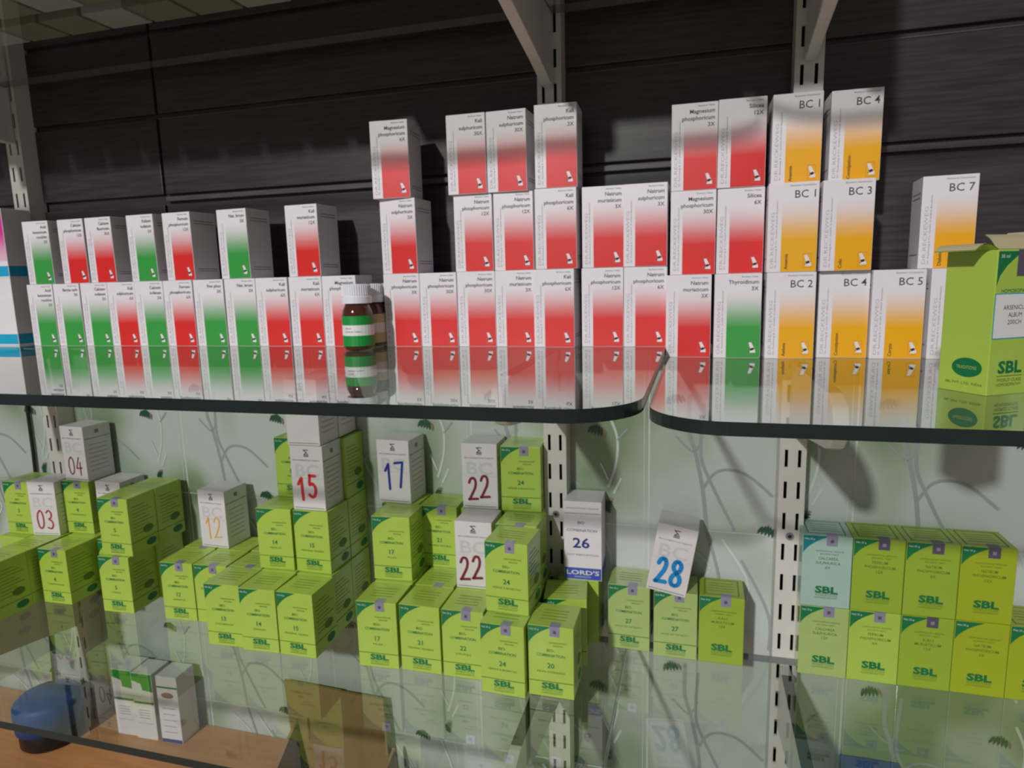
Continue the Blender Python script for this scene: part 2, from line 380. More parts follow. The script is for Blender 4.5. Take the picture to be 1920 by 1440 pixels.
shelf(0.1003, 0.78, -0.303, 0.0455, 0.348, 'L', 'overhead glass shelf at right, only its shaded back edge in view')

# ------------------------------------------------------------------ red / green / amber fade cartons (upper shelves)
TW, TD, TH = 0.0424, 0.0405, 0.0798
def fade_panel(key, x0):
    k = ('fp', key, x0)
    if k not in _body:
        b = MB(); z1 = TH*0.80
        b.front([(x0, 0.0004), (TW-0.0004, 0.0004), (TW-0.0004, z1), (x0, z1)], key, E, [(0, 0), (1, 0), (1, 1), (0, 1)])
        _body[k] = b.mesh('colour_panel')
    return _body[k]
def emblem():
    if 'emb' not in _body:
        b = MB(); x, z = 0.0345, 0.0098; y = E*2
        for q in (((-.0034, -.0062), (.0034, -.0062)), ((.0034, -.0062), (.0034, .0062)), ((.0034, .0062), (-.0034, .0062)), ((-.0034, .0062), (-.0034, -.0062))):
            b.ribbon([(x+q[0][0], z+q[0][1]), (x+q[1][0], z+q[1][1])], 0.0002, 'leafr', y, disc=False)
        rot = lambda pts, a, ox, oz: [(x+1.25*(ox+u*math.cos(a)-v*math.sin(a)), z+1.1*(oz+u*math.sin(a)+v*math.cos(a))) for u, v in pts]
        b.front(rot([(-.0014, -.0028), (.0014, -.0028), (.0011, .0024), (-.0009, .0028)], 0.35, -0.0004, 0.0022), 'card', y*1.2)
        b.front(rot([(-.0021, -.0010), (.0019, -.0016), (.0021, .0014), (-.0017, .0012)], 0.15, 0.0008, -0.0030), 'card', y*1.2)
        b.front(rot([(-.0012, -.0010), (.0012, -.0010), (.0012, .0010), (-.0012, .0010)], 0.4, 0.0004, -0.0012), 'black', y*1.5)
        b.front(rot([(-.0006, -.0004), (.0008, -.0004), (.0004, .0006)], 0.2, -0.0014, -0.0026), 'ink', y*1.5)
        _body['emb'] = b.mesh('emblem')
    return _body['emb']
def side_print():
    if 'sp' not in _body:
        b = MB()
        b.text('DR.RECKEWEG', 0.0056, 0.004, 0.0040, 'inkl', E, 'L', wid=0.050, rot=math.pi/2)
        b.text('Dr. Reckeweg & Co. GmbH, D-64625 Bensheim', 0.0082, 0.004, 0.0018, 'inkm', E, 'L', wid=0.060, rot=math.pi/2)
        _body['sp'] = b.mesh('side_lettering')
    return _body['sp']
def back_tab():
    if 'bt' not in _body:
        b = MB()      # printed lines on the right hand face
        for z in (0.010, 0.0125, 0.066, 0.069): b.face([(TW+0.0002, 0.006, z), (TW+0.0002, TD-0.004, z), (TW+0.0002, TD-0.004, z+0.0007), (TW+0.0002, 0.006, z+0.0007)], 'inkm')
        for z in (0.012, 0.062, 0.066): b.face([(-0.0002, 0.006, z), (-0.0002, 0.006, z+0.0008), (-0.0002, TD-0.006, z+0.0008), (-0.0002, TD-0.006, z)], 'inkm')
        _body['bt'] = b.mesh('side_print')
    return _body['bt']
def tablet_carton(col, lines, x, y, z, yaw, label, group):
    r = root('tablet_carton', (x, y, z), yaw, label=label, cat='medicine box', group=group)
    link('carton_body', body(TW, TD, TH, 'card'), r)
    link('colour_panel', fade_panel(col, TW*(0.27 if col != 'y' else 0.28)), r)
    b = MB(); yy = 2*E
    if col == 'y':
        b.text('Biochemic Combination', TW*0.93, TH-0.0036, 0.0022, 'inkm', yy, 'R')
        b.text(lines[0], TW*0.93, TH-0.0138, 0.0096, 'ink', yy, 'R', bold=0.004)
        b.text(lines[1], TW*0.42, 0.0024, 0.0040, 'black', yy*1.5, 'L', rot=math.pi/2, bold=0.01)
    else:
        zz = TH-0.0036
        b.text('Biochemic Tablets', TW*0.92, zz, 0.0020, 'inkm', yy, 'R')
        zz = TH-0.0096
        for s_ in lines:
            b.text(s_, TW*0.93, zz, 0.0052, 'ink', yy, 'R', bold=0.012); zz -= 0.0062
    b.build('lettering', r)
    link('side_lettering', side_print(), r); link('emblem', emblem(), r); link('side_print', back_tab(), r)
    return r
NM, NP, NS, KP, KM, KS, MP = ['Natrum', 'muriaticum'], ['Natrum', 'phosphoricum'], ['Natrum', 'sulphuricum'], ['Kali', 'phosphoricum'], ['Kali', 'muriaticum'], ['Kali', 'sulphuricum'], ['Magnesium', 'phosphoricum']
colname = {'r': 'red', 'g': 'green', 'y': 'amber'}
ordn = ['first', 'second', 'third', 'fourth', 'fifth', 'sixth', 'seventh', 'eighth', 'ninth', 'tenth', 'eleventh', 'twelfth', 'thirteenth', 'fourteenth', 'fifteenth', 'sixteenth', 'seventeenth', 'eighteenth']
# bottom row, left upper shelf
row1 = [('g', ['Acid', 'benzoicum', 'resublim', '3X'], -0.7180, 0), ('g', ['Baryta carb', '3X'], -0.6742, 0), ('g', ['Calcium', 'iodatum', '3X'], -0.6298, 0), ('r', ['Kali', 'sulphuricum', '6X'], -0.5870, 0),
        ('g', ['Calcium', 'iodatum', '3X'], -0.5446, 0), ('r', ['Ferrum', 'phosphoricum', '6X'], -0.5016, 0), ('g', ['Five phos', '3X'], -0.4575, 0), ('g', ['Nat. brom', '3X'], -0.4132, 0),
        ('r', KS+['6X'], -0.3702, 0), ('r', KM+['6X'], -0.3256, 0), ('r', MP+['6X'], -0.2826, 0), ('r', NP+['3X'], -0.2058, 0), ('r', NP+['30X'], -0.1630, 0), ('r', NP+['30X'], -0.1204, 0.002),
        ('r', NM+['3X'], -0.0778, 0.002), ('r', KP+['6X'], -0.0350, -0.003), ('r', NP+['12X'], 0.0140, 0.004), ('r', NP+['6X'], 0.0568, 0.004)]
for i, (c, ln, x, y) in enumerate(row1):
    tablet_carton(c, ln, x, y, 0.0, 0, 'white and %s fade carton, %s from left, bottom row, left upper shelf' % (colname[c], ordn[i]), 'cartons in the bottom row of the left upper shelf')
# second row, left
row2 = [('g', ['Acid', 'benzoicum', 'resublim', '3X'], -0.7120, 0.000, 0), ('r', ['Calcium', 'phosphoricum', '12X'], -0.6575, 0.003, -2), ('r', ['Calcium', 'fluoricum', '30X'], -0.6112, 0.001, -3), ('g', ['Kalium', 'iodatum', '3X'], -0.5480, 0.002, -4),
        ('r', ['Ferrum', 'phosphoricum', '12X'], -0.4945, 0.002, -4), ('g', ['Nat. brom', '3X'], -0.4176, 0.003, -4), ('r', KM+['12X'], -0.3250, 0.002, -3), ('r', NS+['3X'], -0.2070, 0.003, -3), ('r', NP+['12X'], -0.1225, 0.006, 0),
        ('r', NP+['12X'], -0.0785, 0.006, 0), ('r', KP+['6X'], -0.0318, -0.004, 1), ('r', NM+['3X'], 0.0150, 0.004, 0), ('r', NS+['3X'], 0.0565, 0.003, -1)]
for i, (c, ln, x, y, a) in enumerate(row2):
    tablet_carton(c, ln, x, y, 0.0800, math.radians(a), 'white and %s fade carton, %s from left, second row, left upper shelf' % (colname[c], ordn[i]), 'cartons in the second row of the left upper shelf')
row3 = [('r', MP+['6X'], -0.2105, -0.004, 4, 'above the gap right of the bottles'), ('r', KS+['30X'], -0.1262, 0.002, 0, 'left of the gap-facing 30X pair'), ('r', NS+['30X'], -0.0830, 0.003, -2, ''), ('r', KP+['3X'], -0.0305, -0.005, 2, '')]
for i, (c, ln, x, y, a, _) in enumerate(row3):
    tablet_carton(c, ln, x, y, 0.1600, math.radians(a), 'white and red fade carton, %s from left, top row, left upper shelf' % ordn[i], 'cartons in the top row of the left upper shelf')
ZR = -0.0092
R1 = [('r', NM+['3X'], 0.0988, -0.006, 0), ('g', ['Thyroidinum', '3X'], 0.1440, -0.009, 0), ('y', ['BC 2', 'Asthma'], 0.1900, -0.013, 0), ('y', ['BC 4', 'Constipation'], 0.2365, -0.004, 0), ('y', ['BC 5', 'Coryza'], 0.2800, -0.009, 0), ('y', ['BC 6', 'Cough, Cold & Catarrh'], 0.3262, -0.009, 0)]
R2 = [('r', MP+['30X'], 0.1018, 0.006, 0), ('r', ['Silicea', '6X'], 0.1452, 0.005, 0), ('y', ['BC 1', 'Anaemia'], 0.1893, -0.012, -1), ('y', ['BC 3', 'Colic'], 0.2350, -0.011, 1), ('y', ['BC 7', 'Diabetes'], 0.3180, 0.004, -4)]
R3 = [('r', MP+['3X'], 0.1018, 0.006, 0), ('r', ['Silicea', '12X'], 0.1446, 0.003, 1), ('y', ['BC 1', 'Anaemia'], 0.1920, 0.004, 0), ('y', ['BC 4', 'Constipation'], 0.2420, 0.010, 0)]
for lv, (rw, nm) in enumerate(((R1, 'bottom'), (R2, 'second'), (R3, 'top'))):
    for ci, (c, ln, x, y, a) in enumerate(rw):
        t = ' '.join(ln) if c != 'y' else ln[0]
        if t == 'BC 6': lab = 'white and amber fade carton half hidden behind the big lime carton'
        else: lab = '%s fade carton marked %s, %s from left, %s row, right upper shelf' % (colname[c], t, ordn[ci] if len(rw) < 5 or ci < 4 else ('fifth' if nm == 'bottom' else 'last'), nm)
        tablet_carton(c, ln, x, y, ZR+0.0800*lv, math.radians(a), lab, 'cartons on the right upper shelf')

# ------------------------------------------------------------------ pink and blue cartons at the far left
def pink_box(z, lv, label):
    r = root('vitamin_carton', (-0.8045, 0.0, z), math.radians(0), label=label, cat='medicine box', group='pink and blue cartons')
    wd, dp, ht = 0.060, 0.040, 0.0895
    link('carton_body', body(wd, dp, ht, 'card'), r)
    b = MB()
    if lv: b.front([(0.001, 0.022), (wd-0.0006, 0.022), (wd-0.0006, ht-0.001), (0.001, ht-0.001)], 'magenta', E, [(0, 1), (1, 1), (1, 0), (0, 0)])
    b.rect(0.001, wd-0.0006, 0.002, 0.0155, 'cyanb', E)
    b.face([(wd+0.0002, 0.001, 0.002), (wd+0.0002, dp-0.001, 0.002), (wd+0.0002, dp-0.001, 0.0155), (wd+0.0002, 0.001, 0.0155)], 'cyanb')
    b.build('printed_band', r)
pink_box(0.0, 0, 'white carton with blue base band, lower of the two at the far left')
pink_box(0.0896, 1, 'pink carton with blue base band, on top of its pair at the far left')

# ------------------------------------------------------------------ small amber bottles
def bottle(x, y, lab_m, label):
    r = root('pill_bottle', (x, y, 0.0), math.radians(12), label=label, cat='bottle', group='amber pill bottles')
    R = 0.0165
    g = MB(); g.lathe([(0, 0.0006), (R*0.85, 0.0006), (R, 0.003), (R, 0.0385), (R*0.95, 0.043), (R*0.80, 0.0475), (R*0.74, 0.050), (0, 0.050)], 0, 0, 'amber'); g.build('glass_body', r, smooth=True, merge=True)
    l = MB(); q = R+0.0003
    l.lathe([(q, 0.0055), (q, 0.0165)], 0, 0, lab_m); l.lathe([(q, 0.0165), (q, 0.0275)], 0, 0, 'lwhite'); l.lathe([(q, 0.0275), (q, 0.037)], 0, 0, lab_m)
    f = lambda px, pz: (q*1.012*math.sin(px/q), -q*1.012*math.cos(px/q), pz)
    for zz, tx in ((0.0235, 'Natrum'), (0.0200, 'Biochemic Tablets')): l.text(tx, -0.010, zz, 0.0024, 'inkm', 0, 'L', fn=f)
    l.build('label', r, smooth=True)
    c = MB(); n = 40; cr = R*0.92
    for (z0, z1, k) in ((0.0500, 0.0575, 1.04), (0.0575, 0.0700, 0.97)): c.lathe([(0, z0), (cr*k, z0), (cr*k, z1-0.0008), (cr*k*0.96, z1), (0, z1)], 0, 0, 'capw', n=n)
    for i in range(n):
        a = 2*math.pi*i/n; c.prism([(0, -0.0004), (0.0007, 0), (0, 0.0004)], lambda u, v, t: ((cr*0.965+u)*math.cos(a)-v*math.sin(a), (cr*0.965+u)*math.sin(a)+v*math.cos(a), t), 0.0582, 0.0688, 'capw')
    c.build('screw_cap', r)
bottle(-0.2200, -0.0365, 'lgreen', 'small amber glass bottle with white cap, front one of the three on the glass')
bottle(-0.2230, 0.0345, 'cream', 'small amber glass bottle with white cap, rearmost of the three in the gap')
bottle(-0.2230, -0.0015, 'cream', 'small amber glass bottle with white cap, middle one, right behind the front one')
# ------------------------------------------------------------------ lime cartons (lower shelf)
LW, LD, LH = 0.0462, 0.0462, 0.0762
Z0, Z1, Z2 = -0.345, -0.2685, -0.192
SUB = {'3': 'COLIC', '4': 'CONSTIPATION', '5': 'CORYZA', '12': 'HEADACHE', '13': 'LEUCORRHOEA', '14': 'MEASLES', '15': 'MENSTRUAL TROUBLES', '17': 'PILES', '20': 'SKIN DISEASES', '21': 'TEETHING TROUBLES', '22': 'SCROFULA', '24': 'NERVES & BRAIN FAG', '27': 'LACK OF VITALITY', '10': 'ENLARGED TONSILS'}
def corner_patch(mk):
    k = ('cp', mk)
    if k not in _body:
        b = MB(); w_, h_ = LW, LH
        pts = [(0.0005, h_-0.0005)]
        arc = [(2*t*(1-t)*0.14*w_+t*t*0.54*w_+0.0005, (1-t)**2*0.75*h_+2*t*(1-t)*0.91*h_+t*t*h_-0.0005) for t in [i/10 for i in range(11)]]
        b.front(pts+arc, mk, E)
        b.text('Net 25 g', 0.0020, h_-0.0050, 0.0026, 'lwhite', 2*E, 'L')
        _body[k] = b.mesh('corner_patch')
    return _body[k]
def seal(dark=False):
    k = ('seal', dark)
    if k not in _body:
        b = MB(); mk = 'foild' if dark else 'foil'; x0, x1 = 0.48*LW, 0.70*LW
        b.rect(x0, x1, LH-0.0105, LH+0.0002, mk, 3*E)
        b.face([(x0, 3*E, LH+0.0002), (x1, 3*E, LH+0.0002), (x1, 0.009, LH+0.0002), (x0, 0.009, LH+0.0002)], mk)
        b.rect(x0+0.0035, x1-0.0035, LH-0.0072, LH-0.0038, 'foil' if dark else 'foild', 4*E)
        _body[k] = b.mesh('seal_sticker')
    return _body[k]
def sbl_logo(b, z, wd=0.022, hh=0.0060):
    b.text('SBL', LW*0.52, z, hh*1.6, 'green', 2*E, 'C', bold=0.045, wid=wd)
    b.rect(LW*0.52-wd/2, LW*0.52+wd/2, z-0.0012, z-0.0008, 'greent', 2*E)
    b.text('WORLD CLASS', LW*0.52, z-0.0036, 0.0026, 'greent', 2*E, 'C', wid=wd*0.98)
    b.text('HOMOEOPATHY', LW*0.52, z-0.0062, 0.0026, 'greent', 2*E, 'C', wid=wd*0.98)
def lime_side():
    if 'ls' not in _body:
        b = MB(); X = LW+0.0002
        def q(y0, y1, z0, z1, mk, x=X): b.face([(x, y0, z0), (x, y1, z0), (x, y1, z1), (x, y0, z1)], mk)
        q(0.0005, LD-0.0005, 0.0163, 0.0171, 'greent')
        for k in range(9): q(0.006, LD-0.006-0.006*(k % 3), 0.026+k*0.0046, 0.0266+k*0.0046, 'greent')
        n = 20; b.face([(X+0.0001, 0.033+0.0085*math.cos(2*math.pi*i/n), 0.009+0.0050*math.sin(2*math.pi*i/n)) for i in range(n)], 'green')
        b.face([(X+0.0001, 0.030+0.0085*math.cos(2*math.pi*i/n), 0.028+0.0052*math.sin(2*math.pi*i/n)) for i in range(n)], 'greent')
        T = LH+0.0002
        for k in range(4): b.face([(0.010, 0.014+k*0.006, T), (LW-0.010, 0.014+k*0.006, T), (LW-0.010, 0.0147+k*0.006, T), (0.010, 0.0147+k*0.006, T)], 'greent')
        _body['ls'] = b.mesh('side_lettering')
    return _body['ls']
def top_frame():
    if 'tf' not in _body:
        b = MB(); T = LH+0.0003
        def q(x0, x1, y0, y1): b.face([(x0, y0, T), (x1, y0, T), (x1, y1, T), (x0, y1, T)], 'greent')
        q(0.005, 0.0060, 0.005, LD-0.005); q(LW-0.0062, LW-0.0052, 0.005, LD-0.005); q(0.005, LW-0.0052, 0.005, 0.0058); q(0.005, LW-0.0052, LD-0.0058, LD-0.005)
        _body['tf'] = b.mesh('top_outline')
    return _body['tf']
def lime_carton(num, x, y, z, yaw, label, sealed=True, mk='lime', dark=False, hidden=False, grp='lime cartons heaped on the lower glass shelf'):
    r = root('remedy_carton', (x, y, z), math.radians(yaw), label=label, cat='medicine box', group=grp)
    link('carton_body', body(LW, LD, LH, mk), r)
    if not hidden:
        k = ('num', num)
        if k not in _body:
            b = MB()
            b.text('HOMOEOPATHIC', LW*0.66, 0.765*LH, 0.0024, 'greent', 2*E, 'C'); b.text('MEDICINE', LW*0.66, 0.725*LH, 0.0022, 'greent', 2*E, 'C')
            b.text('BIO-', LW*0.5, 0.645*LH, 0.0042, 'greent', 2*E, 'C', bold=0.012); b.text('COMBINATION', LW*0.5, 0.575*LH, 0.0042, 'green', 2*E, 'C', bold=0.012, wid=0.0285)
            b.text(num, LW*0.5, 0.415*LH, 0.0074, 'green', 2*E, 'C', bold=0.02)
            b.text(SUB.get(num, ''), LW*0.5, 0.345*LH, 0.0030, 'greent', 2*E, 'C', wid=min(0.030, 0.0022*len(SUB.get(num, 'x'))))
            b.rect(0.0004, LW-0.0004, 0.0163, 0.0171, 'greent', 2*E)
            sbl_logo(b, 0.0095, 0.0215, 0.0052)
            _body[k] = b.mesh('lettering')
        link('lettering', _body[k], r); link('corner_patch', corner_patch('green'), r)
        if sealed: link('seal_sticker', seal(dark), r)
    link('side_lettering', lime_side(), r)
    return r
A = lime_carton
# front, left to right --------------------------------------------------------
A('3', -0.7710, -0.1390, Z0, 0, 'lime carton cut by the left frame edge, frontmost of the row on the glass')
A('3', -0.7706, -0.0926, Z0, 0, 'lime carton at the left frame edge, second of its row', hidden=True)
A('3', -0.7708, -0.0462, Z0, 0, 'lime carton just left of the front 4 carton, third in the frame edge row', hidden=True)
A('3', -0.7712, 0.0002, Z0, 0, 'lime carton under the crimson numbered white carton at the far left', hidden=True)
A('3', -0.8185, -0.0100, Z0, 0, 'lime carton under the leftmost upper lime carton, at the frame edge', hidden=True)
A('3', -0.8140, 0.0010, Z1, 2, 'lime carton behind and left of the white 03 carton, leftmost upper one')
A('4', -0.7180, -0.0356, Z0, 1.5, 'lime carton reading 4, on the glass below the white 03 and 04 cartons')
A('4', -0.7200, 0.0120, Z0, 0, 'lime carton hidden beneath the one under the white 04 carton', hidden=True)
A('4', -0.7305, 0.0200, Z1, 3, 'lime carton directly under the white 04 carton')
A('5', -0.6142, -0.0378, Z0, 3, 'lime carton reading 5, lower of the front stacked pair of fives')
A('5', -0.6130, 0.0105, Z0, 1, 'lime carton behind the lower 5 carton on the glass', hidden=True)
A('5', -0.6640, 0.0080, Z0, 1, 'lime carton between the 4 and 5 stacks, under the blank white carton')
A('5', -0.6102, -0.0325, Z1, 2, 'lime carton reading 5, upper of the front stacked pair of fives')
A('5', -0.6105, 0.0152, Z1, 0, 'lime carton behind the upper 5 carton, against the tiled wall', hidden=True)
A('12', -0.5182, -0.0360, Z0, 3.5, 'lime carton reading 12, leftmost of the low row below the white 12 carton')
A('12', -0.5230, 0.0120, Z0, 2, 'lime carton behind the leftmost low row carton, set slightly left')
A('12', -0.4705, -0.0330, Z0, 3.5, 'lime carton between the 12 and front 13 cartons, partly hidden')
A('12', -0.4745, 0.0150, Z0, 1, 'lime carton behind the partly hidden one, under the white 12 carton', hidden=True)
A('13', -0.4195, -0.0750, Z0, 3, 'lime carton reading 13, left one of the three front cartons', sealed=False)
A('13', -0.4225, -0.0270, Z0, 1, 'lime carton directly behind the left one of the three front cartons')
A('13', -0.4255, 0.0205, Z0, 0, 'lime carton against the wall behind the left of the three front cartons', hidden=True)
A('14', -0.3712, -0.0762, Z0, 3, 'lime carton reading 14, middle one of the three front cartons', sealed=False)
A('14', -0.3745, -0.0280, Z0, 1, 'lime carton behind the front 14 carton, under the upper 14 carton', hidden=True)
A('14', -0.3770, 0.0195, Z0, 0, 'lime carton against the wall, rearmost on the glass in the 14 column', hidden=True)
A('15', -0.3235, -0.0738, Z0, 0, 'lime carton reading 15, right one of the three front cartons', sealed=False)
A('15', -0.3265, -0.0268, Z0, 0, 'lime carton on the glass behind the right one of three front cartons', hidden=True)
A('15', -0.3265, 0.0200, Z0, 0, 'lime carton against the wall at the foot of the tall 15 stack', hidden=True)
A('14', -0.3790, -0.0240, Z1, 3, 'lime carton reading 14 in the second layer, left of the upper 15', sealed=False)
A('14', -0.3800, 0.0235, Z1, 0, 'lime carton behind the upper 14 carton in the second layer', hidden=True)
A('15', -0.3292, -0.0218, Z1, 0, 'lime carton reading 15 in the second layer, under the white 15 carton', sealed=False)
A('15', -0.3285, 0.0250, Z1, 0, 'lime carton against the wall in the second layer of the 15 stack', hidden=True)
A('14', -0.3770, 0.0190, Z2, 2, 'lime carton half hidden left of the white 15 carton, third layer')
A('15', -0.3295, 0.0255, Z2, 0, 'lime carton behind the white 15 carton in the third layer', hidden=True)
A('17', -0.2231, -0.0740, Z0, 3, 'lime carton reading 17 on the glass, leftmost of the middle heap')
A('17', -0.2250, -0.0255, Z0, 1, 'lime carton hidden on the glass under the upper seventeen carton', hidden=True)
A('17', -0.2250, 0.0215, Z0, 0, 'lime carton against the wall at the foot of the 17 stack', hidden=True)
A('17', -0.2272, -0.0210, Z1, 3, 'lime carton reading 17, second layer, right of the tall 15 stack', sealed=False)
A('17', -0.2360, 0.0240, Z1, 0, 'lime carton behind the upper 17 carton, under the white 17 carton')
A('21', -0.1742, -0.0702, Z0, 0, 'lime carton reading 21, on the glass between front 17 and 22', sealed=False)
A('21', -0.1755, -0.0233, Z0, 0, 'lime carton directly behind the front 21 carton')
A('21', -0.1765, 0.0236, Z0, 0, 'lime carton against the wall, two behind the front 21 carton', hidden=True)
A('21', -0.1865, 0.0240, Z1, 1, 'lime carton reading 21 in the second layer, below the blank tiles')
A('22', -0.1255, -0.0706, Z0, 1, 'lime carton reading 22 on the glass, left of the front 24')
A('22', -0.1265, -0.0225, Z0, 0, 'lime carton on the glass under the lower maroon numbered white carton', hidden=True)
A('22', -0.1275, 0.0245, Z0, 0, 'lime carton on the glass against the wall behind the maroon numbered cartons', hidden=True)
A('22', -0.1345, 0.0250, Z1, 0, 'lime carton in the second layer under the upper white 22 carton', hidden=True)
A('24', -0.0772, -0.0874, Z0, -2, 'lime carton reading 24, front one on the glass beside the 20 carton')
A('24', -0.0785, -0.0395, Z0, -1, 'lime carton on the glass under the second layer 24 carton', hidden=True)
A('24', -0.0790, 0.0075, Z0, 0, 'lime carton on the glass third deep in the 24 column', hidden=True)
A('24', -0.0775, -0.0640, Z1, -3, 'lime carton reading 24 in the second layer, beside the lower white 22')
A('24', -0.0800, -0.0155, Z1, -1, 'lime carton behind the second layer 24 carton, sealed top showing')
A('24', -0.0840, 0.0310, Z1, 0, 'lime carton against the wall under the topmost 24 carton', hidden=True)
A('24', -0.0845, 0.0250, Z2, 3, 'lime carton reading 24, topmost, right of the upper white 22 carton')
A('20', -0.0292, -0.0806, Z0, 0, 'lime carton reading 20, rightmost of the front row beside the glass edge')
A('20', -0.0255, -0.0250, Z0, 8, 'lime carton slightly turned behind the 20 carton', sealed=False)
A('20', -0.0200, 0.0290-0.001, Z0, 0, 'lime carton under the purple printed 26 carton', hidden=True)
A('27', 0.0372, 0.0248, Z0, -1, 'pale lime carton reading 27, left of the pair under the tilted 28', mk='lime3')
A('27', 0.0880, 0.0185, Z0, 0.5, 'pale lime carton reading 27, right of the pair under the tilted 28', mk='lime3')

def salt_carton(lines, x, y, z, yaw, mk, label, dark=False, sealed=True, patch='green', grp='lime cartons stacked at the right of the lower shelf'):
    r = root('remedy_carton', (x, y, z), math.radians(yaw), label=label, cat='medicine box', group=grp)
    link('carton_body', body(LW, LD, LH, mk), r)
    b = MB()
    b.text('HOMOEOPATHIC MEDICINE', LW*0.55, 0.775*LH, 0.0024, 'greent', 2*E, 'C', wid=0.026); b.text('BIOCHEMIC TABLET', LW*0.55, 0.735*LH, 0.0022, 'greent', 2*E, 'C', wid=0.017)
    zz = 0.665*LH
    for i, s_ in enumerate(lines):
        b.text(s_, LW*0.53, zz, 0.0041, 'greent', 2*E, 'C', bold=0.008, wid=min(0.030, 0.0023*len(s_)) if len(s_) > 3 else None); zz -= 0.0048
    sbl_logo(b, 0.0150, 0.0215, 0.0062)
    b.build('lettering', r); link('corner_patch', corner_patch(patch), r)
    if sealed: link('seal_sticker', seal(dark), r)
    link('side_lettering', lime_side(), r); link('top_outline', top_frame(), r)
    return r
salt_carton(['KALI', 'MURIATICUM', '12X'], 0.1358, 0.0190, Z0, -0.5, 'lime2', 'plain lime carton standing right of the two pale 27 cartons', grp='lime cartons heaped on the lower glass shelf')
EX = [0.2362, 0.2830, 0.3298, 0.3766, 0.4234]
low = [(['CALCAREA', 'SULPHURICA', '12X'], 'lime3', True, False, 'very pale lime carton under the pale aqua carton, bottom row at right'), (['FERRUM', 'PHOSPHORICUM', '6X'], 'lime', True, False, 'lime Ferrum 6X carton, second in the bottom row at right'),
       (['KALI', 'MURIATICUM', '12X'], 'lime2', True, True, 'deep lime Kali carton, third in the bottom row at right'), (['NATRUM', 'PHOSPHORICUM', '3X'], 'lime4', False, False, 'yellow lime carton, fourth in the bottom row at right, without seal'),
       (['SILICEA', '6X'], 'lime4', False, False, 'yellow lime carton cut by the right frame edge, end of the bottom row')]
upr = [(['CALCAREA', 'SULPHURICA', '6X'], 'aqua', 'pale aqua carton with teal corner, top row next to the right upright', 'teal'), (['FERRUM', 'PHOSPHORICUM', '12X'], 'lime2', 'deep lime Ferrum 12X carton, second in the top row at right', 'green'),
       (['NATRUM', 'PHOSPHORICUM', '6X'], 'lime2', 'deep lime Natrum 6X carton, third in the top row at right', 'green'), (['NATRUM', 'PHOSPHORICUM', '12X'], 'lime4', 'yellow lime carton at the right end of the top row', 'green')]
for i, (ln, mk, sl, dk, lab) in enumerate(low): salt_carton(ln, EX[i], 0.0194, Z0, -0.5, mk, lab, dark=dk, sealed=sl)
for i, (ln, mk, lab, pt) in enumerate(upr): salt_carton(ln, EX[i]+0.0002*(i-1), 0.0198, Z1, -0.5, mk, lab, dark=(i > 0), patch=pt)

# ------------------------------------------------------------------ white cartons with marker numbers
DIG = {'0': [[(.5, 1), (.2, .8), (.12, .45), (.25, .1), (.5, 0), (.78, .15), (.86, .5), (.75, .85), (.5, 1)]],
       '1': [[(.2, .72), (.55, 1), (.55, .98), (.62, 0)]], '2': [[(.12, .78), (.3, .97), (.6, .98), (.74, .8), (.66, .55), (.4, .28), (.15, .04), (.15, .03), (.9, .06)]],
       '3': [[(.15, .88), (.45, 1), (.75, .85), (.68, .62), (.42, .52), (.75, .42), (.86, .2), (.6, .0), (.2, .06)]],
       '4': [[(.5, 1), (.12, .38), (.14, .36), (.88, .40)], [(.66, .72), (.64, 0)]], '5': [[(.85, .98), (.32, .98), (.30, .97), (.25, .58), (.55, .62), (.84, .4), (.74, .1), (.45, 0), (.18, .1)]],
       '7': [[(.1, .95), (.9, 1), (.9, .98), (.62, 0)]], '8': [[(.5, .53), (.2, .72), (.28, .94), (.55, 1), (.8, .86), (.74, .64), (.5, .53), (.18, .32), (.2, .08), (.5, 0), (.82, .1), (.84, .34), (.5, .53)]]}
WW, WD, WH = 0.0425, 0.0425, 0.0775
def glyph_logo(b, x, z, s=1.0):    # hour glass shaped mark
    for q in ([(-.0030, .0052), (.0030, .0052)], [(-.0028, .0052), (.0020, .0010)], [(.0006, .0024), (-.0026, -.0004)], [(-.0026, -.0004), (.0030, -.0004)]):
        b.ribbon([(x+u*s, z+v*s) for u, v in q], 0.0009*s, 'black', 2*E)
    b.rect(x-.0032*s, x+.0032*s, z-.0030*s, z-.0013*s, 'inkm', 2*E)
